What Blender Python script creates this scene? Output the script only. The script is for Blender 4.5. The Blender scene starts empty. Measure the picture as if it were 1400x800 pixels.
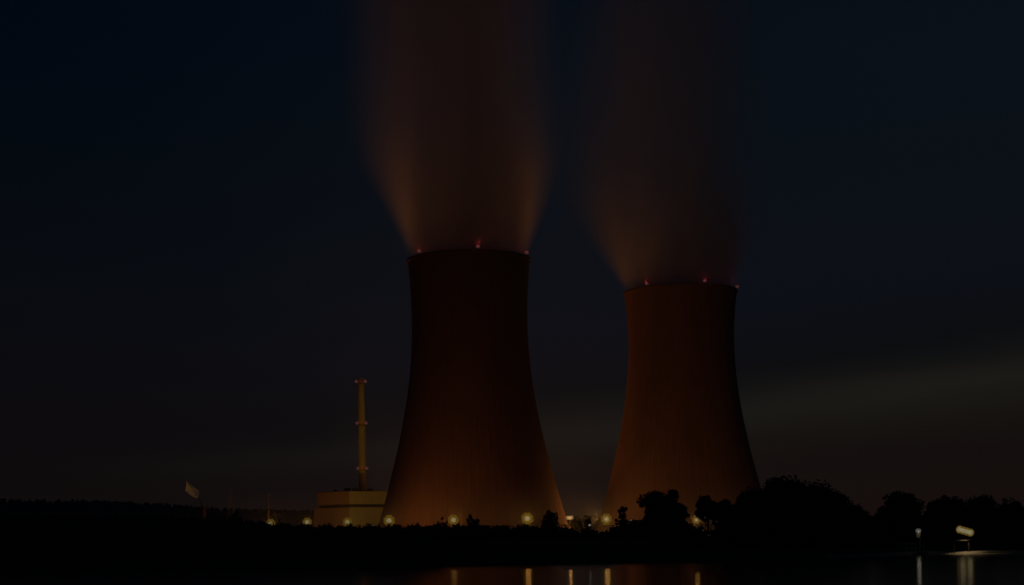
import bpy, bmesh, math, random
import numpy as np
from mathutils import Vector, Matrix

# ------------------------------------------------------------------ camera, world, exposure
scene = bpy.context.scene
COL = scene.collection
F, CX, CY, CAM_H, ROLL = 2300.0, 700.0, 735.0, 4.4, math.radians(1.0)

cam_data = bpy.data.cameras.new('camera')
cam_data.sensor_width = 36.0
cam_data.lens = 36.0 * F / 1400.0
cam_data.shift_y = (CY - 400.0) / 1400.0
cam_data.clip_start, cam_data.clip_end = 0.5, 30000.0
cam = bpy.data.objects.new('camera', cam_data)
cam.matrix_world = Matrix.Translation((0, 0, CAM_H)) @ Matrix.Rotation(math.radians(90), 4, 'X') @ Matrix.Rotation(-ROLL, 4, 'Z')
COL.objects.link(cam)
scene.camera = cam

scene.view_settings.view_transform = 'Standard'
scene.view_settings.look = 'None'
scene.view_settings.gamma = 1.0
scene.view_settings.exposure = -5.0
scene.view_settings.use_curve_mapping = False

cy = scene.cycles
cy.use_denoising = True
cy.use_adaptive_sampling = True
cy.adaptive_threshold = 0.02
cy.adaptive_min_samples = 48
cy.max_bounces = 4
cy.diffuse_bounces = 2
cy.glossy_bounces = 2
cy.volume_bounces = 1
cy.transparent_max_bounces = 8
cy.sample_clamp_indirect = 6.0
cy.use_light_tree = True


def lin(c):
    """8-bit picture value -> scene linear before the exposure of -5"""
    out = []
    for v in c:
        v = v / 255.0
        out.append((v / 12.92 if v <= 0.04045 else ((v + 0.055) / 1.055) ** 2.4) * 32.0)
    return tuple(out)


def at(px, py, depth):
    """a point at this depth (metres in front of the camera) that the photograph shows at pixel px, py"""
    dx, dy = px - CX, CY - py
    u = dx * math.cos(ROLL) + dy * math.sin(ROLL)
    v = -dx * math.sin(ROLL) + dy * math.cos(ROLL)
    return Vector((u * depth / F, depth, CAM_H + v * depth / F))


class Nodes:
    def __init__(self, tree):
        self.t = tree
        self.n, self.l = tree.nodes, tree.links

    def new(self, kind, **kw):
        n = self.n.new(kind)
        for k, v in kw.items():
            setattr(n, k, v)
        return n

    def link(self, a, b):
        self.l.new(a, b)

    def math(self, op, a, b=None, c=None, clamp=False):
        n = self.new('ShaderNodeMath', operation=op, use_clamp=clamp)
        for i, v in enumerate((a, b, c)):
            if v is None:
                continue
            if isinstance(v, (int, float)):
                n.inputs[i].default_value = v
            else:
                self.link(v, n.inputs[i])
        return n.outputs[0]

    def ramp(self, fac, stops, interp='LINEAR'):
        n = self.new('ShaderNodeValToRGB')
        n.color_ramp.interpolation = interp
        el = n.color_ramp.elements
        while len(el) < len(stops):
            el.new(0.5)
        for e, (p, c) in zip(el, stops):
            e.position = p
            e.color = (*c[:3], 1)
        self.link(fac, n.inputs[0])
        return n.outputs[0]

    def smooth(self, v, a, b, lo=0.0, hi=1.0):
        n = self.new('ShaderNodeMapRange', interpolation_type='SMOOTHSTEP')
        self.link(v, n.inputs['Value'])
        n.inputs['From Min'].default_value, n.inputs['From Max'].default_value = a, b
        n.inputs['To Min'].default_value, n.inputs['To Max'].default_value = lo, hi
        return n.outputs[0]

    def mix(self, fac, a, b, blend='MIX'):
        n = self.new('ShaderNodeMix', data_type='RGBA', blend_type=blend)
        for i, v in ((0, fac), (6, a), (7, b)):
            if isinstance(v, (int, float)):
                n.inputs[i].default_value = v
            elif isinstance(v, tuple):
                n.inputs[i].default_value = (*v[:3], 1)
            else:
                self.link(v, n.inputs[i])
        return n.outputs[2]

    def noise(self, vec, scale, detail=3.0, rough=0.5, stretch=None):
        if stretch:
            m = self.new('ShaderNodeMapping')
            m.inputs['Scale'].default_value = stretch
            self.link(vec, m.inputs['Vector'])
            vec = m.outputs[0]
        n = self.new('ShaderNodeTexNoise')
        n.inputs['Scale'].default_value = scale
        n.inputs['Detail'].default_value = detail
        n.inputs['Roughness'].default_value = rough
        self.link(vec, n.inputs['Vector'])
        return n.outputs['Fac']


world = bpy.data.worlds.new('World')
scene.world = world
world.use_nodes = True
W = Nodes(world.node_tree)
W.n.clear()
tc = W.new('ShaderNodeTexCoord')
sep = W.new('ShaderNodeSeparateXYZ')
W.link(tc.outputs['Generated'], sep.inputs[0])
sx, sy, sz = sep.outputs
horiz = W.math('MAXIMUM', W.math('SQRT', W.math('ADD', W.math('MULTIPLY', sx, sx), W.math('MULTIPLY', sy, sy))), 0.05)
tanE = W.math('DIVIDE', sz, horiz)
az = W.math('ARCTAN2', sx, sy)
pos = W.math('MULTIPLY', tanE, 2.0)
streak = W.noise(tc.outputs['Generated'], 1.0, 4.0, 0.55, (5.0, 5.0, 34.0))
streak = W.math('MULTIPLY', W.math('SUBTRACT', streak, 0.5), 0.05)
SKY_EAST = [(0, (21, 13, 10)), (.05, (18, 13, 12)), (.12, (15, 12, 13)), (.204, (13, 12, 16)), (.30, (9, 12, 17)),
            (.378, (6, 11, 17)), (.552, (2, 9, 18)), (.64, (2, 8, 19)), (1, (2, 7, 17))]
SKY_WEST = [(0, (27, 16, 13)), (.0826, (23, 17, 14)), (.12, (25, 21, 17)), (.155, (32, 30, 25)), (.170, (30, 28, 24)),
            (.190, (20, 20, 19)), (.216, (13, 14, 17)), (.28, (13, 16, 24)), (.45, (11, 17, 24)), (.587, (9, 17, 25)), (.70, (7, 15, 24)), (1, (4, 10, 20))]
east = W.ramp(W.math('ADD', pos, W.math('MULTIPLY', streak, 0.4)), [(p, lin(c)) for p, c in SKY_EAST])
tilt = W.math('MULTIPLY', W.math('SUBTRACT', W.math('MINIMUM', W.math('MAXIMUM', az, -0.5), 0.5), 0.22), -0.22)
fade = W.smooth(pos, 0.0, 0.14)
pos_w = W.math('ADD', pos, W.math('MULTIPLY', fade, W.math('ADD', tilt, streak)))
west = W.ramp(pos_w, [(p, lin(c)) for p, c in SKY_WEST])
m = W.smooth(W.math('COSINE', W.math('SUBTRACT', az, 0.70)), 0.52, 0.95)
col = W.mix(m, east, west)
# light dome of the lit plant low over the horizon
ax = W.math('DIVIDE', az, 0.17)
dome = W.math('MULTIPLY', W.math('EXPONENT', W.math('MULTIPLY', W.math('MULTIPLY', ax, ax), -1.0)), W.math('EXPONENT', W.math('MULTIPLY', W.math('MAXIMUM', tanE, 0.0), -16.0)))
col = W.mix(dome, col, lin((15, 9, 6)), 'ADD')
sky = W.new('ShaderNodeTexSky', sky_type='NISHITA', sun_disc=False, sun_elevation=math.radians(-4.0), sun_rotation=math.radians(40.0))
bg1 = W.new('ShaderNodeBackground')
W.link(col, bg1.inputs[0])
bg1.inputs[1].default_value = 1.0
bg2 = W.new('ShaderNodeBackground')
W.link(sky.outputs[0], bg2.inputs[0])
bg2.inputs[1].default_value = 0.05
add = W.new('ShaderNodeAddShader')
W.link(bg1.outputs[0], add.inputs[0])
W.link(bg2.outputs[0], add.inputs[1])
wo = W.new('ShaderNodeOutputWorld')
W.link(add.outputs[0], wo.inputs['Surface'])

# ------------------------------------------------------------------ helpers
MATS = {}


def material(name, base, rough=0.85, metal=0.0, noise_scale=None, noise_amt=0.35, emit=None, emit_strength=1.0, stretch=None, bump=0.0):
    if name in MATS:
        return MATS[name]
    mt = bpy.data.materials.new(name)
    mt.use_nodes = True
    N = Nodes(mt.node_tree)
    b = N.n['Principled BSDF']
    b.inputs['Roughness'].default_value = rough
    b.inputs['Metallic'].default_value = metal
    b.inputs['Specular IOR Level'].default_value = 0.25
    if noise_scale:
        t = N.new('ShaderNodeTexCoord')
        f = N.noise(t.outputs['Object'], noise_scale, 4.0, 0.6, stretch)
        dark = tuple(v * (1 - noise_amt) for v in base)
        light = tuple(min(1, v * (1 + noise_amt)) for v in base)
        N.link(N.ramp(f, [(0.3, dark), (0.7, light)]), b.inputs['Base Color'])
        if bump:
            bp = N.new('ShaderNodeBump')
            bp.inputs['Strength'].default_value = bump
            N.link(f, bp.inputs['Height'])
            N.link(bp.outputs[0], b.inputs['Normal'])
    else:
        b.inputs['Base Color'].default_value = (*base, 1)
    if emit:
        b.inputs['Emission Color'].default_value = (*emit, 1)
        b.inputs['Emission Strength'].default_value = emit_strength
    MATS[name] = mt
    return mt


class MB:
    def __init__(self):
        self.v, self.f = [], []

    def add(self, verts, faces):
        o = len(self.v)
        self.v += [tuple(p) for p in verts]
        self.f += [tuple(i + o for i in f) for f in faces]

    def box(self, c, s, rz=0.0):
        x, y, z = s[0] / 2, s[1] / 2, s[2] / 2
        ca, sa = math.cos(rz), math.sin(rz)
        vs = [(c[0] + px * ca - py * sa, c[1] + px * sa + py * ca, c[2] + pz)
              for px, py, pz in ((-x, -y, -z), (x, -y, -z), (x, y, -z), (-x, y, -z), (-x, -y, z), (x, -y, z), (x, y, z), (-x, y, z))]
        self.add(vs, [(0, 3, 2, 1), (4, 5, 6, 7), (0, 1, 5, 4), (1, 2, 6, 5), (2, 3, 7, 6), (3, 0, 4, 7)])

    def tube(self, pts, radii, seg=8, caps=True):
        pts = [Vector(p) for p in pts]
        rings = []
        for i, p in enumerate(pts):
            d = (pts[min(i + 1, len(pts) - 1)] - pts[max(i - 1, 0)]).normalized()
            a = d.orthogonal().normalized() if abs(d.z) < 0.99 else Vector((1, 0, 0))
            b = d.cross(a).normalized()
            rings.append([p + (a * math.cos(2 * math.pi * k / seg) + b * math.sin(2 * math.pi * k / seg)) * radii[i] for k in range(seg)])
        vs = [q for r in rings for q in r]
        fs = []
        for i in range(len(pts) - 1):
            for k in range(seg):
                k2 = (k + 1) % seg
                fs.append((i * seg + k, i * seg + k2, (i + 1) * seg + k2, (i + 1) * seg + k))
        if caps:
            fs.append(tuple(range(seg - 1, -1, -1)))
            fs.append(tuple((len(pts) - 1) * seg + k for k in range(seg)))
        self.add(vs, fs)

    def lathe(self, prof, seg=24, centre=(0, 0, 0), closed=False):
        vs, fs = [], []
        n = len(prof)
        for r, z in prof:
            for k in range(seg):
                a = 2 * math.pi * k / seg
                vs.append((centre[0] + r * math.cos(a), centre[1] + r * math.sin(a), centre[2] + z))
        for i in range(n if closed else n - 1):
            j = (i + 1) % n
            for k in range(seg):
                k2 = (k + 1) % seg
                fs.append((i * seg + k, i * seg + k2, j * seg + k2, j * seg + k))
        self.add(vs, fs)

    def ball(self, c, r, seg=10, rings=6, sz=1.0):
        prof = [(max(1e-3, r * math.sin(math.pi * i / rings)), -r * sz * math.cos(math.pi * i / rings)) for i in range(rings + 1)]
        self.lathe(prof, seg, c)

    def build(self, name, mat, parent=None, smooth=False):
        me = bpy.data.meshes.new(name)
        me.from_pydata(self.v, [], self.f)
        me.materials.append(mat)
        if smooth:
            me.polygons.foreach_set('use_smooth', [True] * len(me.polygons))
        me.update()
        return link(name, me, parent)


def link(name, data, parent=None):
    o = bpy.data.objects.new(name, data)
    COL.objects.link(o)
    if parent:
        o.parent = parent
    return o


def tag(o, label=None, cat=None, group=None, kind=None):
    for k, v in (('label', label), ('category', cat), ('group', group), ('kind', kind)):
        if v:
            o[k] = v
    return o


def thing(name, label, cat, loc=(0, 0, 0), rz=0.0, group=None):
    o = link(name, None)
    o.location = loc
    o.rotation_euler = (0, 0, rz)
    o.empty_display_size = 0.5
    return tag(o, label, cat, group)


def point_light(parent, loc, power, color, radius=0.5):
    d = bpy.data.lights.new('lamp_light', 'POINT')
    d.energy, d.color, d.shadow_soft_size = power, color, radius
    o = link('lamp_light', d, parent)
    o.location = loc
    return o


SODIUM = (1.0, 0.40, 0.075)
AMBER = (1.0, 0.47, 0.10)
YELLOW = (1.0, 0.62, 0.16)
WHITE = (1.0, 0.90, 0.72)
GROUND = 3.0

# ------------------------------------------------------------------ water, ground, hills
SHORE = [(-4000, 900), (-700, 420), (-250, 350), (-100, 329), (-24, 277), (0, 266), (23, 263), (48, 273), (66, 297), (75, 306), (90, 296), (140, 285), (500, 330), (4000, 900)]


def shore_y(x):
    return float(np.interp(x, [p[0] for p in SHORE], [p[1] for p in SHORE])) + 1.6 * math.sin(x * 0.11) + 0.8 * math.sin(x * 0.37 + 1)


def build_water():
    mt = bpy.data.materials.new('lake_water')
    mt.use_nodes = True
    N = Nodes(mt.node_tree)
    b = N.n['Principled BSDF']
    b.inputs['Base Color'].default_value = (0.004, 0.006, 0.007, 1)
    b.inputs['Roughness'].default_value = 0.13
    b.inputs['IOR'].default_value = 1.333
    t = N.new('ShaderNodeTexCoord')
    f = N.noise(t.outputs['Object'], 0.55, 4.0, 0.55, (0.5, 1.0, 1.0))
    bp = N.new('ShaderNodeBump')
    bp.inputs['Strength'].default_value = 0.03
    bp.inputs['Distance'].default_value = 0.3
    N.link(f, bp.inputs['Height'])
    N.link(bp.outputs[0], b.inputs['Normal'])
    mb = MB()
    xs = [-4000, -1000, -300, -100, 0, 100, 300, 1000, 4000]
    ys = [0, 20, 100, 200, 300, 400, 1000]
    vs = [(x, y, 0) for y in ys for x in xs]
    fs = [(j * 9 + i, j * 9 + i + 1, (j + 1) * 9 + i + 1, (j + 1) * 9 + i) for j in range(6) for i in range(8)]
    mb.add(vs, fs)
    tag(mb.build('lake_water', mt), 'dark still lake in the foreground with light streaks', kind='structure')


def build_ground():
    rnd = random.Random(3)
    xs = sorted(set([-4400, -3400, -2500, -1500, -1000, -700, -500, -400] + list(range(-320, 321, 4)) + [400, 500, 700, 1000, 1500, 2500, 3400, 4400]))
    rows = []
    for x in xs:
        s = shore_y(x)
        w = 0.5 - 0.05 * max(0.0, min(1.0, (x - 60) / 30.0))      # lower bank on the right
        col_ = [(-900, 3), (-60, 2.9), (1.5, 2.7), (4.5, 0.9), (7, -0.4), (20, -2), (s - 25, -2), (s - 5, -.7), (s, 0.0), (s + 1.2, .45 * w),
                (s + 4, 1.2 * w), (s + 9, 1.9 * w), (s + 20, 2.4 * w + .2 * (1 - w)), (s + 60, 1.5), (s + 200, 2.2), (s + 400, GROUND), (1500, GROUND), (3000, GROUND), (5300, GROUND)]
        rows.append([(x, y, z + (rnd.uniform(-.12, .12) if s + 1 < y < s + 60 else 0)) for y, z in col_])
    n = len(rows[0])
    mb = MB()
    mb.add([p for r in rows for p in r], [(i * n + j, (i + 1) * n + j, (i + 1) * n + j + 1, i * n + j + 1) for i in range(len(xs) - 1) for j in range(n - 1)])
    mt = material('bank_grass', (0.040, 0.046, 0.022), 0.95, noise_scale=0.35, noise_amt=0.5)
    tag(mb.build('ground', mt, smooth=True), 'dark grassy flat land behind the lake shore', kind='structure')
    # pale gravel strip along the right shore
    mb = MB()
    vs, fs = [], []
    for i in range(61):
        x = 52 + i * 1.6
        s = shore_y(x)
        vs += [(x, s - 1.0, -.06), (x, s + .1, .10), (x, s + 1.3, .30 + .03 * math.sin(i * 1.7)), (x, s + 2.6, .52)]
    for i in range(60):
        for k in range(3):
            fs.append((i * 4 + k, i * 4 + 4 + k, i * 4 + 5 + k, i * 4 + 1 + k))
    mb.add(vs, fs)
    tag(mb.build('shore_path', material('shore_gravel', (0.30, 0.26, 0.20), 0.95, noise_scale=3.0, noise_amt=0.4), smooth=True), 'pale gravel edge of the lake below the floodlight', kind='structure')


def build_hills():
    rnd = np.random.default_rng(8)
    # far wooded ridge behind the plant; profile read off the photograph, run on beyond the frame
    prof = [(-1100, 684), (-600, 680), (-200, 678), (0, 681), (60, 682), (130, 682), (200, 685), (260, 690), (300, 693), (360, 694), (430, 696), (520, 700), (700, 704), (900, 706), (1400, 700), (2000, 690), (2500, 690)]
    depth = 3200.0
    mb = MB()
    n = 0
    vs = []
    pxs = list(range(-1100, 2501, 20))
    for px in pxs:
        py = float(np.interp(px, [p[0] for p in prof], [p[1] for p in prof]))
        top = at(px, py, depth)
        h = max(top.z - 9, 8)
        for t, hh in ((-700, -2), (-520, 6), (-300, h * .38), (-120, h * .78), (0, h), (300, h * 1.02), (900, h * .5), (1500, -2)):
            vs.append((top.x * (1 + t / depth), depth + t, hh + (0 if hh <= 6 else 3 * math.sin(px * .013 + t * .01))))
    k = 8
    fs = [(i * k + j, (i + 1) * k + j, (i + 1) * k + j + 1, i * k + j + 1) for i in range(len(pxs) - 1) for j in range(k - 1)]
    mb.add(vs, fs)
    hill = mb.build('hills', material('hill_fields', (0.28, 0.12, 0.06), 0.95, noise_scale=0.004, noise_amt=0.35, stretch=(1, 2.5, 1)), smooth=True)
    tag(hill, 'low far ridge on the horizon with a bare brown slope', kind='structure')
    # forest on the ridge crest: one far mass of conifer-like spikes
    verts, faces = [], []
    for px in np.arange(-900, 2200, 1.1):
        py = float(np.interp(px, [p[0] for p in prof], [p[1] for p in prof]))
        base = at(float(px), py, depth)
        for r in range(2):
            d = rnd.uniform(-130, 20)
            x, y, z = base.x + rnd.uniform(-2, 2), depth + d, max(base.z - 9, 8) + d * 0.11 - 2
            hh, w = rnd.uniform(6, 9.5), rnd.uniform(2.4, 4.2)
            if rnd.random() < .04:
                hh *= 1.25
            o = len(verts)
            a = rnd.uniform(0, 1.5)
            for q in range(5):
                verts.append((x + w * math.cos(a + q * 1.2566), y + w * math.sin(a + q * 1.2566), z))
            for q in range(5):
                verts.append((x + w * .92 * math.cos(a + q * 1.2566), y + w * .92 * math.sin(a + q * 1.2566), z + hh * .78))
            verts.append((x, y, z + hh))
            for q in range(5):
                q2 = (q + 1) % 5
                faces += [(o + q, o + q2, o + 5 + q2, o + 5 + q), (o + 5 + q, o + 5 + q2, o + 10)]
    me = bpy.data.meshes.new('far_forest')
    me.from_pydata([tuple(map(float, v)) for v in verts], [], faces)
    me.materials.append(material('far_foliage', (0.03, 0.035, 0.018), 0.95))
    tag(link('far_forest', me), 'dark far forest along the crest of the ridge', 'forest', kind='stuff')


build_water()
build_ground()
build_hills()

# ------------------------------------------------------------------ cooling towers and their steam


def concrete_material():
    mt = bpy.data.materials.new('tower_concrete')
    mt.use_nodes = True
    N = Nodes(mt.node_tree)
    b = N.n['Principled BSDF']
    b.inputs['Roughness'].default_value = 0.9
    b.inputs['Specular IOR Level'].default_value = 0.15
    t = N.new('ShaderNodeTexCoord')
    s = N.new('ShaderNodeSeparateXYZ')
    N.link(t.outputs['Object'], s.inputs[0])
    ang = N.math('ARCTAN2', s.outputs[0], s.outputs[1])
    c = N.new('ShaderNodeCombineXYZ')
    N.link(N.math('MULTIPLY', ang, 34.0), c.inputs[0])
    N.link(N.math('MULTIPLY', s.outputs[2], 0.05), c.inputs[1])
    runs = N.noise(c.outputs[0], 1.0, 5.0, 0.65)               # rain streaks running down the shell
    blot = N.noise(t.outputs['Object'], 0.045, 4.0, 0.6)
    # formwork lifts: a faint joint every 1.5 m up and every 3 degrees round
    lift = N.math('PINGPONG', s.outputs[2], 1.1)
    lift = N.smooth(lift, 0.0, 0.10, 0.88, 1.0)
    joint = N.math('PINGPONG', N.math('MULTIPLY', ang, 57.2958 / 3.0), 0.5)
    joint = N.smooth(joint, 0.0, 0.07, 0.86, 1.0)
    base = N.ramp(N.math('ADD', N.math('MULTIPLY', runs, .65), N.math('MULTIPLY', blot, .35)), [(0.30, (.130, .068, .052)), (0.5, (.19, .101, .076)), (0.72, (.24, .132, .098))])
    k = N.math('MULTIPLY', lift, joint)
    cmb = N.new('ShaderNodeCombineColor')
    for i in range(3):
        N.link(k, cmb.inputs[i])
    N.link(N.mix(1.0, base, cmb.outputs[0], 'MULTIPLY'), b.inputs['Base Color'])
    return mt


CONCRETE = concrete_material()
RED_LENS = material('red_lens', (0.4, 0.02, 0.02), 0.3, emit=(1.0, 0.40, 0.36), emit_strength=1.5)
STEEL = material('galvanised_steel', (0.32, 0.32, 0.31), 0.55, metal=0.3, noise_scale=1.5, noise_amt=0.15)
DARK_STEEL = material('dark_steel', (0.05, 0.05, 0.05), 0.6, noise_scale=2.0, noise_amt=0.2)


def cooling_tower(loc, label, r0, zt, b_low, b_up, top, phase):
    t = thing('cooling_tower', label, 'cooling tower', loc, group='cooling towers')
    zt, top = zt - loc[2], top - loc[2]

    def rad(z):
        return r0 * math.sqrt(1 + ((z - zt) / (b_low if z < zt else b_up)) ** 2)

    lo = 7.5
    zs = [lo + (top - lo) * i / 70 for i in range(71)]
    seg = 216
    vs, fs = [], []
    prof = [(rad(z), z) for z in zs] + [(rad(z) - (0.9 if z > lo + 12 else 1.5), z) for z in reversed(zs)]
    for r, z in prof:
        for k in range(seg):
            a = 2 * math.pi * k / seg
            rib = 0.05 if (k % 3 == 0 and r > rad(z) - 0.1) else 0.0     # meridional ribs
            vs.append(((r + rib) * math.cos(a), (r + rib) * math.sin(a), z))
    n = len(prof)
    for i in range(n):
        j = (i + 1) % n
        for k in range(seg):
            k2 = (k + 1) % seg
            fs.append((i * seg + k, i * seg + k2, j * seg + k2, j * seg + k))
    mb = MB()
    mb.add(vs, fs)
    mb.build('shell', CONCRETE, t, smooth=False)
    rim = MB()
    rt = rad(top)
    rim.lathe([(rt + .12, top - 1.4), (rt + .3, top - 1.1), (rt + .3, top - .1), (rt + .2, top + .35), (rt - 1.1, top + .35), (rt - 1.1, top - .1)], 144, closed=False)
    rim_o = rim.build('rim', CONCRETE, t)
    rail = MB()
    for k in range(72):
        a = 2 * math.pi * k / 72
        rail.tube([((rt + .0) * math.cos(a), (rt + .0) * math.sin(a), top + .35), ((rt + .0) * math.cos(a), (rt + .0) * math.sin(a), top + 1.4)], [.05, .05], 4)
    rail.lathe([(rt + .05, top + 1.35), (rt + .05, top + 1.45), (rt - .05, top + 1.45), (rt - .05, top + 1.35)], 72, closed=True)
    rail.build('railing', STEEL, rim_o)
    # inclined legs under the shell
    rb, rf = rad(lo) - .6, rad(lo) + 4.0
    mb = MB()
    mb.tube([(rf, 0, -.4), (rb * math.cos(.065), rb * math.sin(.065), lo + .3)], [.55, .5], 6)
    leg = mb.build('support_leg', CONCRETE, t)
    for k in range(1, 72):
        c = leg.copy()
        COL.objects.link(c)
        c.parent = t
        c.rotation_euler = (0, 0, 2 * math.pi * (k // 2) / 36)
        if k % 2:
            c.scale = (1, -1, 1)
    # red obstruction lights round the rim
    lens, post = MB(), MB()
    lens.ball((0, 0, 1.25), 1.0, 12, 8, 0.85)
    post.tube([(0, 0, 0), (0, 0, .5)], [.16, .16], 8)
    post.tube([(0, 0, .42), (0, 0, .52)], [.5, .5], 10)
    first = None
    for k in (0, 1, 2, 3, 5):
        a = math.radians(-90 + phase + 60 * k)
        p = ((rt + .1) * math.cos(a), (rt + .1) * math.sin(a), top + .35)
        if first is None:
            pl = post.build('obstruction_light', STEEL, t)
            le = lens.build('lens', RED_LENS, pl, smooth=True)
            first = (pl, le)
        else:
            pl, le = first[0].copy(), first[1].copy()
            COL.objects.link(pl)
            COL.objects.link(le)
            pl.parent, le.parent = t, pl
        pl.location = p
        if p[1] < 12:
            point_light(t, (p[0] * 1.03, p[1] * 1.03, p[2] + 2.9), 2200, (1.0, 0.07, 0.06), 0.5)
    return rt, top


TOWERS = [((-19.7, 859, GROUND), 'nearer and larger cooling tower, left of the two', 29.5, 113.0, 78.4, 93.0, 146.3, 10.0),
          ((101.0, 984.6, GROUND), 'farther cooling tower on the right, lit orange along its left edge', 30.7, 118.0, 82.6, 73.0, 146.3, 19.0)]
RT = []
for a in TOWERS:
    RT.append(cooling_tower(*a))


def steam(loc, label, r_rim, dr, grow, drift, drift2, dens, fall, height):
    name = 'steam_plume'
    mt = bpy.data.materials.new('steam')
    mt.use_nodes = True
    N = Nodes(mt.node_tree)
    N.n.clear()
    out = N.new('ShaderNodeOutputMaterial')
    vol = N.new('ShaderNodeVolumePrincipled')
    vol.inputs['Color'].default_value = (0.97, 0.93, 0.88, 1)
    vol.inputs['Anisotropy'].default_value = 0.25
    N.link(vol.outputs[0], out.inputs['Volume'])
    t = N.new('ShaderNodeTexCoord')
    s = N.new('ShaderNodeSeparateXYZ')
    N.link(t.outputs['Object'], s.inputs[0])
    x, y, z = s.outputs
    zp = N.math('MAXIMUM', z, 0.0)
    R = N.math('ADD', r_rim, N.math('MULTIPLY', dr, N.math('SUBTRACT', 1.0, N.math('EXPONENT', N.math('DIVIDE', zp, -grow)))))
    cx = N.math('ADD', N.math('MULTIPLY', zp, drift), N.math('MULTIPLY', N.math('MULTIPLY', zp, zp), drift2))
    warp = N.noise(t.outputs['Object'], 1.0, 0.0, 0.5, (0.012, 0.012, 0.008))
    xx = N.math('SUBTRACT', x, cx)
    rr = N.math('SQRT', N.math('ADD', N.math('MULTIPLY', xx, xx), N.math('MULTIPLY', y, y)))
    q = N.math('DIVIDE', rr, R)
    q = N.math('ADD', q, N.math('MULTIPLY', N.math('SUBTRACT', warp, 0.5), N.smooth(z, 0.0, 60.0, 0.0, 0.5)))
    soft = N.smooth(z, 0.0, 80.0, 0.16, 0.80)
    edge = N.math('DIVIDE', N.math('SUBTRACT', N.smooth(z, 0.0, 60.0, 0.985, 1.16), q), soft, clamp=True)
    edge = N.math('MULTIPLY', edge, edge)
    streaks = N.noise(t.outputs['Object'], 1.0, 1.0, 0.5, (0.05, 0.05, 0.006))
    streaks = N.smooth(streaks, 0.25, 0.8, 0.55, 1.45)
    # conserving the water: thinner as the column widens, evaporating with height
    thin = N.math('POWER', N.math('DIVIDE', r_rim, R), 1.5)
    ev = N.math('EXPONENT', N.math('DIVIDE', zp, -fall))
    top = N.smooth(z, height * 0.8, height * 0.98, 1.0, 0.0)
    d = N.math('MULTIPLY', N.math('MULTIPLY', edge, streaks), N.math('MULTIPLY', thin, N.math('MULTIPLY', ev, top)))
    N.link(N.math('MULTIPLY', d, dens), vol.inputs['Density'])
    try:
        mt.cycles.volume_step_rate = 1.7
        mt.cycles.volume_sampling = 'MULTIPLE_IMPORTANCE'
    except Exception:
        pass
    prof, seg = [], 40
    vs, fs = [], []
    hs = [-5, 0.6] + [0.6 + (height - .6) * ((i / 16) ** 1.2) for i in range(1, 17)]
    for h in hs:
        zz = max(h, 0)
        if h <= 0.6:
            r = r_rim - 2.6
            c = 0
        else:
            r = 1.30 * (r_rim + dr * (1 - math.exp(-zz / grow)))
            r = min(r, (r_rim - 2.6) + zz * 2.0 + 2)
            c = drift * zz + drift2 * zz * zz
        for k in range(seg):
            a = 2 * math.pi * k / seg
            vs.append((c + r * math.cos(a), r * math.sin(a), h))
    for i in range(len(hs) - 1):
        for k in range(seg):
            k2 = (k + 1) % seg
            fs.append((i * seg + k, i * seg + k2, (i + 1) * seg + k2, (i + 1) * seg + k))
    fs.append(tuple(range(seg - 1, -1, -1)))
    fs.append(tuple((len(hs) - 1) * seg + k for k in range(seg)))
    mb = MB()
    mb.add(vs, fs)
    o = mb.build(name, mt)
    o.location = loc
    tag(o, label, 'steam', 'steam plumes')


steam((TOWERS[0][0][0], TOWERS[0][0][1], GROUND + RT[0][1] + .36), 'wide steam plume rising from the nearer left cooling tower', RT[0][0], 27.0, 62.0, -0.03, 0.0, 0.058, 600.0, 205.0)
steam((TOWERS[1][0][0], TOWERS[1][0][1], GROUND + RT[1][1] + .36), 'fainter steam plume leaning left from the farther right cooling tower', RT[1][0], 34.0, 50.0, -0.15, 0.0009, 0.052, 190.0, 205.0)

# ------------------------------------------------------------------ plant building and vent stack
WALL_LIT = material('cladding_lit', (.58, .60, .27), 0.7, noise_scale=0.35, noise_amt=0.12, stretch=(1, 1, .25))  # right face: brighter, yellower lamplight painted into the cladding tone
WALL_DIM = material('cladding_dim', (0.44, 0.28, 0.15), 0.7, noise_scale=0.35, noise_amt=0.12, stretch=(1, 1, .25))  # left face: same cladding with dimmer, more orange light in its colour
RECESS = material('dark_recess', (0.05, 0.045, 0.04), 0.8)
ROOF = material('roof_felt', (0.07, 0.07, 0.07), 0.9, noise_scale=1.0)
CHIM = material('stack_paint', (0.80, 0.80, 0.30), 0.7, noise_scale=0.25, noise_amt=0.2, stretch=(1, 1, .15))


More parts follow.
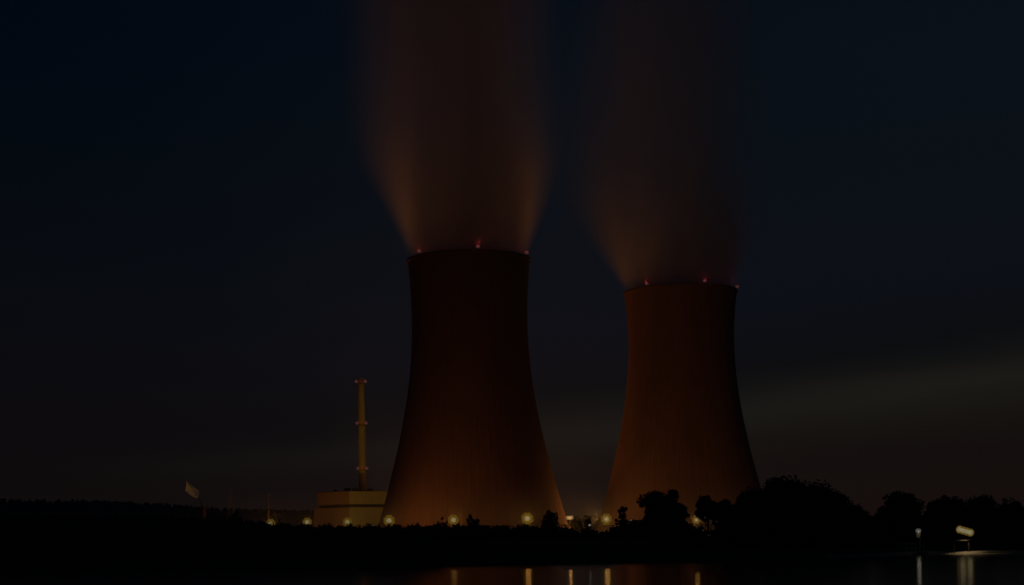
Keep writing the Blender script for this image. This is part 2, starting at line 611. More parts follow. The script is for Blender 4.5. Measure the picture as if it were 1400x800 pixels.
def plant_building():
    corner = at(478, 700, 940)
    t = thing('plant_building', 'cream two-tier plant building with a dark band, left of the big cooling tower', 'building', (corner.x, corner.y, GROUND), 0)
    # local axes: left face runs back-left, right face runs back-right
    la, ra = math.radians(141), math.radians(36)
    L, Rr = 25.2, 40.0
    dl, dr_ = Vector((math.cos(la), math.sin(la), 0)), Vector((math.cos(ra), math.sin(ra), 0))

    def prism(z0, z1, inset, l, r, mat, name, extra=0.0):
        c = (dl + dr_).normalized() * inset
        p = [c - dl * 0, c + dr_ * r, c + dr_ * r + dl * (l + extra), c + dl * (l + extra)]
        mb = MB()
        mb.add([(q.x, q.y, z0) for q in p] + [(q.x, q.y, z1) for q in p], [(3, 2, 1, 0), (4, 5, 6, 7), (0, 1, 5, 4), (1, 2, 6, 5), (2, 3, 7, 6), (3, 0, 4, 7)])
        return mb.build(name, mat, t)

    z_mid, z_top = at(478, 691.5, 940).z - GROUND, at(478, 671, 940).z - GROUND
    prism(-.5, z_mid - .9, 0.35, L, Rr, RECESS, 'base_core', 3.0)
    prism(z_mid - .9, z_mid + .8, 1.4, L - 1, Rr, RECESS, 'shadow_band')
    up = prism(z_mid + .8, z_top - .3, 0.30, L, Rr, RECESS, 'upper_core')
    prism(z_top - .3, z_top, -.12, L + .3, Rr + .3, ROOF, 'roof_edge')
    # cladding panels on both visible faces and tiers
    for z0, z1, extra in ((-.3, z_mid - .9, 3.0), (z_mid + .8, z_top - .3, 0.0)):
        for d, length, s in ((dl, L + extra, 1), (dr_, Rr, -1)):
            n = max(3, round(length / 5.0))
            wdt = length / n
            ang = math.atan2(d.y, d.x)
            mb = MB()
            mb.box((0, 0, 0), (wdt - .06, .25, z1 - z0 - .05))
            proto = mb.build('cladding_panel', WALL_DIM if s == 1 else WALL_LIT, t)
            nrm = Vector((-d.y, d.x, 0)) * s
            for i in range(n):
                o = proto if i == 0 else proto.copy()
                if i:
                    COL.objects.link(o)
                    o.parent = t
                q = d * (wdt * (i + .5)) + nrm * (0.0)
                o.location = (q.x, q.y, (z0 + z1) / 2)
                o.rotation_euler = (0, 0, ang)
    for i, (u, w, wd, hh) in enumerate(((9, 6, 3.2, 1.6), (17, 5, 1.6, 1.0), (22, 9, 1.2, .8))):
        q = dl * u + dr_ * w
        mb = MB()
        mb.box((q.x, q.y, z_top + hh / 2), (wd, wd * .7, hh), .35)
        mb.box((q.x, q.y, z_top + hh + .08), (wd * 1.08, wd * .78, .16), .35)
        mb.build('roof_unit', DARK_STEEL, t)
    for (u, w, wd, hh) in ((2, 6, 3.5, 1.5), (3, 16, 3.0, 1.3)):
        q = dl * u + dr_ * w
        mb = MB()
        mb.box((q.x, q.y, z_top + hh / 2), (wd, wd * .7, hh), .35)
        mb.tube([(q.x, q.y, z_top + hh), (q.x, q.y, z_top + hh + .8)], [.35, .35], 8)
        mb.build('roof_unit', DARK_STEEL, t)


def vent_stack():
    b = at(496.5, 700, 985)
    t = thing('vent_stack', 'tall slim vent stack with three pairs of red lights behind the plant building', 'chimney', (b.x, b.y, GROUND))
    top = at(494.5, 517, 985).z - GROUND
    mb = MB()
    seg_z = [0, top * .12, top * .5, top * .86, top]
    mb.lathe([(2.55, -.3), (2.55, top * .12), (2.4, top * .3), (2.2, top * .58), (1.95, top * .86), (1.9, top), (1.4, top), (1.4, top - 3)], 28)
    mb.build('shaft', CHIM, t, smooth=True)
    lens = MB()
    lens.ball((0, 0, 0), .85, 10, 6)
    proto = None
    for py in (522, 579, 641):
        z = at(495, py, 985).z - GROUND
        g = MB()
        g.lathe([(1.6, z - 1.3), (3.1, z - 1.2), (3.1, z - 1.0), (1.6, z - 1.0)], 24)
        g.lathe([(3.08, z + .05), (3.08, z + .15), (2.98, z + .15), (2.98, z + .05)], 24, closed=True)
        for k in range(12):
            a = 2 * math.pi * k / 12
            g.tube([(3.03 * math.cos(a), 3.03 * math.sin(a), z - 1.1), (3.03 * math.cos(a), 3.03 * math.sin(a), z + .1)], [.05, .05], 4)
        gal = g.build('gallery', STEEL, t)
        for k in range(4):
            a = math.radians(-62 + 90 * k) if True else 0
            a = math.radians((-30, -150, 30, 150)[k])
            if proto is None:
                o = proto = lens.build('obstruction_light', RED_LENS, gal, smooth=True)
            else:
                o = proto.copy()
                COL.objects.link(o)
                o.parent = gal
            o.location = (3.0 * math.cos(a), 3.0 * math.sin(a), z + .2)
        for sx_ in (0,):
            point_light(t, (sx_ * 3.6, -3.8, z + .2), 160, (1.0, .07, .06), .4)


plant_building()
vent_stack()

# ------------------------------------------------------------------ yard lamps
LENS = material('sodium_lens', (.06, .05, .04), .3, emit=(1.0, 0.82, 0.44), emit_strength=6.0)
HALO_GLOW = material('halo_glow', (.06, .04, .02), .3, emit=(1.0, 0.62, 0.05), emit_strength=2.6)  # glow colour of the glare halos added round lamp lenses
LENS_W = material('white_lens', (.2, .2, .2), .3, emit=(1.0, 0.95, 0.84), emit_strength=1.7)
LENS_F = material('flood_lens', (.3, .3, .2), .3, emit=(1.0, 0.86, 0.50), emit_strength=5.0)
LENS_DIM = material('dim_lens', (.8, .7, .6), .3, emit=(1.0, 0.72, 0.42), emit_strength=0.45)


def flood_beam(parent, loc, aim, power, color, cone=170, blend=.5):
    sd = bpy.data.lights.new('flood_beam', 'SPOT')
    sd.energy, sd.color, sd.spot_size, sd.spot_blend, sd.shadow_soft_size = power, color, math.radians(cone), blend, .5
    so = link('flood_beam', sd, parent)
    so.location = loc
    so.rotation_mode, so.rotation_quaternion = 'QUATERNION', (-Vector(aim)).to_track_quat('Z', 'Y')
    return so


def mast_lamp(px, py, depth, label, power, color=SODIUM, size=.85, ground=GROUND, lens=None, group='sodium mast lamps along the plant fence', aim=(0, .985, .15), glow=7.0, extra=()):
    size *= 1.22
    p = at(px, py, depth)
    t = thing('mast_lamp', label, 'lamp', (p.x, p.y, ground), 0, group)
    h = p.z - ground
    mb = MB()
    mb.tube([(0, 0.1, -.3), (0, 0.1, h * .55), (0, 0.1, h - size * .5)], [.16, .12, .08], 8)
    mb.tube([(0, .3, -.3), (0, .3, .5)], [.3, .28], 8)
    mb.build('pole', STEEL, t)
    mb = MB()
    # back plate and main lens; amber glowing balls round it added as a glare halo
    n = 20
    ring = [(size * r * math.cos(2 * math.pi * k / n), y, h + size * r * math.sin(2 * math.pi * k / n)) for r, y in ((1.25, .45), (1.25, .60), (.3, .60), (.3, .45)) for k in range(n)]
    mb.add(ring, [(a * n + k, a * n + (k + 1) % n, ((a + 1) % 4) * n + (k + 1) % n, ((a + 1) % 4) * n + k) for a in range(4) for k in range(n)])
    crown = mb.build('head_frame', DARK_STEEL, t)
    mb = MB()
    mb.ball((0, -.25, h), size * .70, 14, 8, .95)
    mb.build('lens', lens or LENS, t, smooth=True)
    mb = MB()
    mb.ball((0, 0, 0), size * .52, 10, 6, 1.0)
    proto = mb.build('halo_ball', HALO_GLOW, crown, smooth=True)
    for k in range(8):
        o = proto if k == 0 else proto.copy()
        if k:
            COL.objects.link(o)
            o.parent = crown
        a = math.pi * (k + .5) / 4
        o.location = (size * .98 * math.cos(a), .05, h + size * .98 * math.sin(a))
    point_light(t, (0, -size * 1.1 - .5, h), glow * K, color, 1.2)
    flood_beam(t, (0, size * 1.7 + .4, h), aim, power, color)
    for av, pw in extra:
        flood_beam(t, (av[0] * (size * 2 + .4), av[1] * (size * 2 + .4), h), av, pw * K, color)
    return t


K = 1000.0
mast_lamp(370, 716, 765, 'sodium mast lamp farthest left, beside the thin lit mast', 150 * K, size=1.2, glow=1.2)
mast_lamp(420, 714, 875, 'sodium mast lamp off the left end of the cream building', 300 * K, size=1.35, glow=1.2)
mast_lamp(475, 714, 865, 'sodium mast lamp in front of the corner of the cream building', 150 * K, YELLOW, size=1.3, glow=1.2)
mast_lamp(532, 712, 790, 'sodium mast lamp at the left foot of the nearer cooling tower', 230 * K, size=1.5, glow=1.2)
mast_lamp(620, 711, 732, 'sodium mast lamp before the middle of the nearer cooling tower', 285 * K, size=1.3, glow=1.2)
mast_lamp(721, 709, 742, 'sodium mast lamp before the right foot of the nearer cooling tower', 315 * K, size=1.5)
mast_lamp(829, 710, 850, 'bright sodium mast lamp at the left foot of the farther cooling tower', 350 * K, AMBER, size=1.65, aim=(-.1, .96, .2), glow=14, extra=(((-.85, .3, .45), 260),))
mast_lamp(952, 711, 840, 'sodium mast lamp showing between the dark trees before the farther tower', 240 * K, AMBER, size=1.25)
mast_lamp(1062, 708, 860, 'unseen sodium mast lamp added behind the big dark tree clump', 320 * K, AMBER, size=1.0)  # added out of view to brighten the farther tower's right side


def floodlight_mast(px, py, depth, label, power):
    p = at(px, py, depth)
    t = thing('floodlight_mast', label, 'floodlight', (p.x, p.y, GROUND))
    h = p.z - GROUND
    mb = MB()
    mb.tube([(0, .6, -.3), (0, .6, h + 1.0)], [.2, .12], 8)
    mb.tube([(-2.0, .6, h), (2.0, .6, h)], [.09, .09], 6)
    mb.build('pole', STEEL, t)
    for s in (-1, 1):
        mb = MB()
        mb.box((s * 1.05, 0.25, h), (1.9, .5, 2.2))
        hd = mb.build('lamp_head', DARK_STEEL, t)
        mb = MB()
        mb.box((s * 1.05, -.03, h), (1.7, .04, 2.0))
        mb.build('lens', LENS, hd)
    point_light(t, (0, -1.0, h), 12 * K, AMBER, .6)
    flood_beam(t, (0, 1.3, h), (.45, .85, .25), power, AMBER)


floodlight_mast(779, 708, 930, 'twin floodlight mast in the gap between the two cooling towers', 420 * K)

# unseen uplights added behind the towers to light the steam and the farther shell


def uplight(x, y, target, power, label, cone=80):
    t = thing('added_uplight', label, 'floodlight', (x, y, GROUND), 0, 'added uplights behind the towers')
    mb = MB()
    mb.box((0, 0, .1), (1.8, 1.8, .6))
    mb.build('plinth', material('plinth_concrete', (.3, .28, .26), .9, noise_scale=1.0), t)
    d = (Vector(target) - Vector((x, y, GROUND + 1.6))).normalized()
    q = d.to_track_quat('Z', 'Y')
    mb = MB()
    mb.lathe([(.05, -.5), (.45, -.45), (.62, .1), (.66, .35), (.60, .35), (.5, .1)], 14)
    hd = mb.build('lamp_head', DARK_STEEL, t)
    hd.location, hd.rotation_mode, hd.rotation_quaternion = (0, 0, 1.3), 'QUATERNION', q
    mb = MB()
    mb.lathe([(.56, .22), (.3, .25), (.01, .26)], 14)
    mb.build('lens', LENS, hd)
    mb = MB()
    for sx_ in (-1, 1):
        mb.tube([(sx_ * .75, 0, .3), (sx_ * .72, 0, 1.3)], [.07, .07], 6)
    mb.build('bracket', STEEL, t)
    sd = bpy.data.lights.new('uplight_beam', 'SPOT')
    sd.energy, sd.color, sd.spot_size, sd.spot_blend, sd.shadow_soft_size = power, (1.0, .33, .075), math.radians(cone), .7, .6
    so = link('uplight_beam', sd, t)
    so.location = Vector((0, 0, 1.3)) + d * .9
    so.rotation_mode, so.rotation_quaternion = 'QUATERNION', (-d).to_track_quat('Z', 'Y')


uplight(-64, 934, (-40, 859, 190), 8200 * K, 'added uplight behind the left flank of the nearer tower')
uplight(25, 934, (3, 859, 190), 4200 * K, 'added uplight behind the right flank of the nearer tower')
uplight(42, 1045, (75, 985, 185), 3000 * K, 'added uplight behind the left flank of the farther tower', 90)
uplight(-30, 1040, (80, 985, 88), 2900 * K, 'added uplight behind the nearer tower aimed at the farther one', 52)

# ------------------------------------------------------------------ trees and thickets
LEAF = material('dark_foliage', (0.055, 0.075, 0.028), 0.8, noise_scale=0.25, noise_amt=0.4)
LEAF2 = material('olive_foliage', (0.075, 0.085, 0.03), 0.8, noise_scale=0.3, noise_amt=0.4)
BARK = material('bark', (0.09, 0.065, 0.045), 0.95, noise_scale=2.0, noise_amt=0.4, stretch=(1, 1, .2))


def leaf_mesh(name, pts, size, rng, mat):
    """many small bent leaf sprays: each a pair of triangles folded along its midrib"""
    n = len(pts)
    a = rng.normal(size=(n, 3))
    a /= np.linalg.norm(a, axis=1)[:, None]
    b = np.cross(a, rng.normal(size=(n, 3)))
    b /= np.linalg.norm(b, axis=1)[:, None]
    c = np.cross(a, b)
    s = (size * rng.uniform(.6, 1.35, n))[:, None]
    v = np.empty((n, 4, 3))
    v[:, 0] = pts - a * s * .7
    v[:, 1] = pts + b * s * .38 + c * s * .12
    v[:, 2] = pts + a * s * .7
    v[:, 3] = pts - b * s * .38 + c * s * .12
    me = bpy.data.meshes.new(name)
    me.vertices.add(n * 4)
    me.vertices.foreach_set('co', v.ravel())
    me.loops.add(n * 6)
    idx = (np.arange(n)[:, None] * 4 + np.array([0, 1, 2, 0, 2, 3])[None]).ravel()
    me.loops.foreach_set('vertex_index', idx)
    me.polygons.add(n * 2)
    me.polygons.foreach_set('loop_start', np.arange(n * 2) * 3)
    me.materials.append(mat)
    me.update(calc_edges=True)
    return me


def crown_points(rng, n, rx, ry, rz, centre, clumps, flat=0.7, clump_r=.34, gap=.0):
    """leaf positions gathered in clumps that fill an uneven ellipsoid"""
    d = rng.normal(size=(clumps, 3))
    d /= np.linalg.norm(d, axis=1)[:, None]
    r = rng.uniform(.15, 1.0, clumps) ** .55
    r *= rng.uniform(.82, 1.06, clumps)
    cc = d * r[:, None] * np.array([rx, ry, rz]) * (1 - clump_r * .7)
    cr = rng.uniform(.6, 1.25, clumps) * clump_r * min(rx, rz * 1.6)
    which = rng.integers(0, clumps, n)
    e = rng.normal(size=(n, 3))
    e /= np.linalg.norm(e, axis=1)[:, None]
    e *= (rng.uniform(0.0, 1.0, n) ** .42 )[:, None]
    p = cc[which] + e * cr[which][:, None] * np.array([1, 1, flat])
    return p + np.array(centre), cc + np.array(centre)


def tree(name, label, px, py_top, depth, half_px, zg=GROUND, leaves=5000, leaf=.55, base=.28, clumps=38, flat=.75, clump_r=.34, seed=1, mat=None, group=None, rz_scale=1.0):
    rng = np.random.default_rng(seed)
    top = at(px, py_top, depth)
    h = top.z - zg
    rx = half_px * depth / F
    root = at(px, CY, depth)
    t = thing(name, label, 'tree', (top.x, depth, zg), 0, group)
    cz = h * (base + (1 - base) / 2)
    rz = h * (1 - base) / 2 * rz_scale
    pts, cc = crown_points(rng, leaves, rx, rx * .9, rz, (0, 0, cz), clumps, flat, clump_r)
    up = pts[:, 2] > cz                                           # fit the ragged top to the height of the tree
    pts[up, 2] = cz + (pts[up, 2] - cz) * (h - cz) / (pts[:, 2].max() - cz)
    pts[:, 2] = np.maximum(pts[:, 2], h * base * .4)
    mb = MB()
    tr = max(.12, h * .022)
    bend = [(0, 0, -.3), (rng.normal() * .1, rng.normal() * .1, h * .2), (rng.normal() * .25, rng.normal() * .2, h * .45), (rng.normal() * .3, rng.normal() * .2, h * .72)]
    mb.tube(bend, [tr * 1.25, tr, tr * .75, tr * .25], 8)
    for i in range(min(12, clumps)):
        e = cc[rng.integers(0, len(cc))]
        s = Vector(bend[1]).lerp(Vector(bend[2]), float(rng.uniform(0, 1)))
        mid = s.lerp(Vector(e), .5) + Vector((0, 0, h * .03))
        mb.tube([s, mid, Vector(e)], [tr * .5, tr * .3, tr * .08], 5)
    mb.build('trunk', BARK, t)
    link('crown', leaf_mesh('crown', pts, leaf, rng, mat or LEAF), t)
    return t


G1 = 'trees on the right shore'
right = [(1002, 689, 322, 22, 3600), (1030, 664, 330, 33, 5600), (1068, 651, 335, 44, 7600), (1105, 655, 330, 44, 7400), (1140, 669, 322, 35, 5400), (1168, 689, 318, 22, 3400)]
labels = ['low tree at the left end of the big dark clump', 'left shoulder tree of the big dark clump beside the farther tower', 'tallest round tree at the top of the big dark clump',
          'broad tree just right of the top of the big dark clump', 'sloping right shoulder tree of the big dark clump', 'lowest tree at the right end of the big dark clump']
for i, ((px, py, d, hw, n), lab) in enumerate(zip(right, labels)):
    tree('broadleaf_tree', lab, px, py, d, hw, 1.2, int(n * 2.2), .48, .10, 90, .85, .34, 20 + i, LEAF, G1)
right2 = [(1228, 671, 330, 38, 5200), (1285, 681, 345, 26, 3600), (1302, 677, 350, 22, 3200), (1340, 676, 348, 30, 4200), (1384, 681, 350, 28, 3600), (1432, 679, 350, 36, 3600)]
labels2 = ['flat-topped dark tree above the small round lake lamp', 'dark tree left of the floodlight by the lake', 'narrow dark tree behind the floodlight by the lake',
           'broad dark tree just right of the floodlight by the lake', 'dark tree near the right edge of the picture', 'dark tree cut by the right edge of the picture']
for i, ((px, py, d, hw, n), lab) in enumerate(zip(right2, labels2)):
    tree('broadleaf_tree', lab, px, py, d, hw, 1.6, int(n * 2.0), .48, .10, 70, .8, .34, 40 + i, LEAF, G1)

G2 = 'trees before the farther tower'
tree('spreading_tree', 'broad layered dark tree before the left half of the farther tower', 905, 670, 440, 38, GROUND, 9500, .62, .06, 50, .42, .32, 61, LEAF, G2)
tree('spreading_tree', 'dark tree with a reaching right-hand bough before the farther tower', 926, 688, 452, 18, GROUND, 2600, .5, .40, 26, .5, .32, 62, LEAF, G2)
tree('broadleaf_tree', 'dark rounded tree with small lights shining through its foot', 966, 677, 445, 20, GROUND, 5200, .5, .26, 46, .8, .30, 63, LEAF, G2)
tree('broadleaf_tree', 'dark lower tree beside the big clump before the farther tower', 986, 683, 440, 19, GROUND, 4600, .5, .15, 44, .8, .30, 64, LEAF, G2)
tree('broadleaf_tree', 'small dark tree above two tiny white lights', 852, 692, 700, 13, GROUND, 3000, .5, .1, 44, .75, .24, 65, LEAF, G2)
G3 = 'small trees before the nearer tower'
tree('broadleaf_tree', 'wide-topped small tree left of the twin floodlight', 752, 697, 700, 17, GROUND, 3800, .5, .12, 48, .6, .24, 66, LEAF, G3)
tree('broadleaf_tree', 'small domed tree before the middle of the nearer tower', 648, 703, 700, 12, GROUND, 2800, .5, .02, 44, .8, .22, 67, LEAF, G3)
tree('broadleaf_tree', 'tiny dark tree touching the middle sodium lamp', 605, 707, 700, 8, GROUND, 1600, .45, .05, 30, .8, .24, 68, LEAF, G3)
tree('sapling', 'spiky dark sapling before the lit pylon on the left', 322, 698, 480, 9, GROUND, 260, .55, .5, 12, .8, .4, 69, LEAF, G3)
G4 = 'lit shrubs between the towers'
tree('lit_shrub', 'yellow-green lit shrub right below the twin floodlight', 790, 706, 770, 11, GROUND, 1600, .55, .05, 22, .8, .36, 71, LEAF2, G4)
tree('lit_shrub', 'yellow-green lit shrub right of the twin floodlight', 803, 704, 775, 8, GROUND, 1100, .5, .05, 18, .8, .36, 72, LEAF2, G4)


def thicket(name, label, prof, d0, d1, n, leaf, seed, zg):
    """a belt of bushes: bumpy solid heart and many leaf sprays round it"""
    rng = np.random.default_rng(seed)
    pxs, pys = [p[0] for p in prof], [p[1] for p in prof]
    depth = lambda px: d0 + (d1 - d0) * (px - pxs[0]) / (pxs[-1] - pxs[0])
    px = rng.uniform(pxs[0], pxs[-1], n)
    pts = np.empty((n, 3))
    bump = lambda q: 3.2 * math.sin(q * .21 + seed) + 2.6 * math.sin(q * .47 + 1.3 * seed) + 2.2 * math.sin(q * .93) + 1.5 * math.sin(q * 1.71)
    for i in range(n):
        q = float(px[i])
        d = depth(q) + rng.uniform(-7, 7)
        p = at(q, float(np.interp(q, pxs, pys)) + bump(q) * .55, depth(q))
        h = p.z - zg
        u = rng.uniform(0, 1) ** .6
        pts[i] = (p.x + rng.normal() * .3, d, zg + h * (u + abs(rng.normal()) * .05))
    heart, k = MB(), 0
    vs, fs = [], []
    qs = np.arange(pxs[0], pxs[-1], 3.0)
    for q in qs:
        q = float(q)
        p = at(q, float(np.interp(q, pxs, pys)) + bump(q) * .55 + 1.5, depth(q))
        h = max(p.z - zg, .6)
        for dy, hh in ((-6.5, -.3), (-5.5, h * .55), (-2, h * .92), (2, h * .93), (5.5, h * .55), (6.5, -.3)):
            vs.append((p.x, depth(q) + dy, zg + hh))
    fs = [(i * 6 + j, (i + 1) * 6 + j, (i + 1) * 6 + j + 1, i * 6 + j + 1) for i in range(len(qs) - 1) for j in range(5)]
    t = thing(name, label, 'thicket')
    t['kind'] = 'stuff'
    heart.add(vs, fs)
    heart.build('branches', BARK, t)
    link('foliage', leaf_mesh('foliage', pts, leaf, rng, LEAF), t)


thicket('thicket', 'long dark belt of bushes below the plant lamps',
        [(330, 715), (400, 719), (440, 721), (530, 721), (600, 720), (660, 721), (700, 722), (740, 721), (770, 724), (790, 727), (812, 728), (835, 728), (850, 716), (880, 714), (940, 712), (946, 723), (980, 728), (1010, 716)], 715, 725, 26000, .8, 5, GROUND)
thicket('thicket', 'dark belt of bushes on the left shore below the ridge, low right end added', [(-420, 706), (-100, 708), (40, 709), (90, 708), (150, 711), (190, 709), (240, 711), (300, 712), (338, 713), (352, 722), (380, 726), (440, 727), (520, 728), (565, 737), (605, 754)], 375, 292, 26000, .5, 6, 1.0)  # low right end added to block lamp reflections in the lake
thicket('thicket', 'dark undergrowth below the trees on the right shore', [(925, 757), (950, 748), (975, 735), (990, 716), (1010, 712), (1060, 705), (1120, 706), (1180, 712), (1230, 710), (1300, 708), (1400, 706), (1520, 706)], 328, 345, 22000, .5, 7, 1.4)

# ------------------------------------------------------------------ masts, guessed dish and small lights at the left of the plant


def lattice_mast(px0, px1, py_top, depth, label, name='lattice_pylon'):
    a, b = at(px0, py_top, depth), at(px1, py_top, depth)
    cx, w, h = (a.x + b.x) / 2, max(.9, abs(b.x - a.x)), (a.z + b.z) / 2 - GROUND
    t = thing(name, label, 'pylon', (cx, depth, GROUND), .15)
    for sx_ in (-1, 1):
        for sy_ in (-1, 1):
            mb = MB()
            mb.tube([(sx_ * w * .62, sy_ * w * .5, -.2), (sx_ * w * .42, sy_ * w * .36, h)], [.16, .12], 5)
            mb.build('leg', STEEL, t)
    mb = MB()
    n = max(4, int(h / 2.6))
    for i in range(n):
        z0, z1 = h * i / n, h * (i + 1) / n
        f0, f1 = .62 - .2 * i / n, .62 - .2 * (i + 1) / n
        for sy_ in (-1, 1):
            s = 1 if i % 2 else -1
            mb.tube([(-s * w * f0, sy_ * w * f0 * .82, z0), (s * w * f1, sy_ * w * f1 * .82, z1)], [.07, .07], 4)
            mb.tube([(-w * f1, sy_ * w * f1 * .82, z1), (w * f1, sy_ * w * f1 * .82, z1)], [.06, .06], 4)
    mb.build('bracing', STEEL, t)
    return t


lattice_mast(312, 318, 671, 820, 'lit lattice pylon standing left of the plant lamps')
mt_ = at(367, 673, 780)
t = thing('thin_mast', 'thin lit mast rising behind the leftmost sodium lamp', 'mast', (mt_.x, 780, GROUND))
mb = MB()
mb.tube([(0, 0, -.3), (0, 0, (mt_.z - GROUND) * .6), (0, 0, mt_.z - GROUND)], [.28, .2, .08], 8)
mb.build('pole', BARK, t)
mb = MB()
mb.tube([(-.9, 0, mt_.z - GROUND - 1.5), (.9, 0, mt_.z - GROUND - 1.5)], [.07, .07], 6)
mb.build('crossbar', STEEL, t)


PAINT = material('brown_paint', (.12, .085, .055), .8, noise_scale=1.0, noise_amt=.2)


def pale_shape_tower():
    d = 900.0
    b = at(278, 694, d)
    t = thing('pale_shape_tower', 'pale tilted dish shape added over a round platform far left of the cream building', 'antenna', (b.x, d, GROUND))
    pz = b.z - GROUND
    mb = MB()
    mb.lathe([(1.5, -.3), (1.35, pz - 1), (1.35, pz)], 16)
    mb.build('column', PAINT, t, smooth=True)
    mb = MB()
    mb.lathe([(1.3, pz - .9), (3.2, pz), (3.2, pz + .35), (.1, pz + .35)], 24)
    mb.build('platform', PAINT, t)
    # dish outline added as a guess for a pale shape of unknown kind
    c = at(263, 669, d) - Vector((b.x, d, GROUND))
    mb = MB()
    mb.tube([(-.4, 0, pz), (-1.6, .4, c.z - 6), (c.x + 1.4, .9, c.z - .8)], [.32, .28, .24], 8)
    mb.build('boom', DARK_STEEL, t)
    outline = [(254, 657), (263, 664.5), (271.5, 671), (272, 675), (270.5, 680), (267.5, 681), (261, 677.5), (253, 671.3), (254.3, 667), (255, 661)]
    pts = [at(px, py, d) - Vector((b.x, d, GROUND)) for px, py in outline]
    cen = sum(pts, Vector()) / len(pts)
    vs, fs = [], []
    n = len(pts)
    for layer, dy in ((0, 0.0), (1, .45)):
        for k, sc in enumerate((1.0, .66, .33)):
            for p in pts:
                q = cen + (p - cen) * sc
                vs.append((q.x, dy + (1 - sc) ** .7 * 1.1, q.z))
        vs.append((cen.x, dy + 1.1, cen.z))
    per = 3 * n + 1
    for layer in (0, 1):
        o = layer * per
        for k in range(2):
            for i in range(n):
                j = (i + 1) % n
                fs.append((o + k * n + i, o + k * n + j, o + (k + 1) * n + j, o + (k + 1) * n + i))
        for i in range(n):
            fs.append((o + 2 * n + i, o + 2 * n + (i + 1) % n, o + 3 * n))
    for i in range(n):
        j = (i + 1) % n
        fs.append((i, j, per + j, per + i))
    mb = MB()
    mb.add(vs, fs)
    mb.build('dish', material('pale_panel', (.75, .68, .55), .6, noise_scale=.6, noise_amt=.08), t)
    flood_beam(t, (2.4, -3.2, pz + 1.3), (c.x - 2.4, 3.2, c.z - pz - 1.3), 7.5 * K, (1.0, .78, .5), 70, .6)  # lamp added to brighten the pale dish
    mb = MB()
    mb.box((2.4, -2.2, pz + .8), (.6, .5, .5))
    mb.build('added_lamp', DARK_STEEL, t)


pale_shape_tower()


def small_lamp(px, py, depth, label, lens, size=.28, power=0.0, color=WHITE, zg=GROUND):
    p = at(px, py, depth)
    t = thing('small_lamp', label, 'lamp', (p.x, p.y, zg), 0, 'small lights in the plant grounds')
    h = p.z - zg
    mb = MB()
    mb.tube([(0, .1, -.2), (0, .1, h)], [.07, .05], 6)
    mb.build('pole', DARK_STEEL, t)
    mb = MB()
    mb.lathe([(.03, h + size * 1.25), (size * .9, h + size * .75), (size * .9, h + size * .55), (.03, h + size * .6)], 10)
    mb.build('cap', DARK_STEEL, t)
    mb = MB()
    mb.ball((0, 0, h), size, 10, 6, .9)
    mb.build('globe', lens, t, smooth=True)
    if power:
        point_light(t, (0, -size - .15, h), power, color, .2)


small_lamp(806, 718, 700, 'small bluish-white light right of the lit shrubs', LENS_W, .55, .3 * K)
small_lamp(848, 710, 690, 'tiny white light under the left side of the small tree', LENS_DIM, .42)
small_lamp(863, 711, 690, 'tiny white light under the right side of the small tree', LENS_W, .42)
small_lamp(964, 707.5, 434, 'dim warm light just right of the lamp between the dark trees', LENS_DIM, .27, zg=2.6)
small_lamp(972, 715, 434, 'dim warm light halfway up under the rounded tree', LENS_DIM, .27, zg=2.6)
small_lamp(980, 713, 434, 'faint light at the right under the rounded tree', LENS_DIM, .23, zg=2.6)
small_lamp(961.5, 725, 434, 'low warm light below the lamp between the dark trees', LENS_DIM, .29, zg=2.6)
small_lamp(970, 732, 420, 'lowest whitish light by the water below the rounded tree', LENS_W, .34, zg=2.6)
small_lamp(348, 714, 700, 'faint warm light in the bushes left of the leftmost sodium lamp', LENS_DIM, .35)
small_lamp(409, 716, 700, 'faint warm light in the bushes left of the second sodium lamp', LENS_DIM, .35)
small_lamp(508, 717.5, 700, 'faint warm light at the foot of the cream building', LENS_DIM, .35)

# ------------------------------------------------------------------ lamps on the right shore


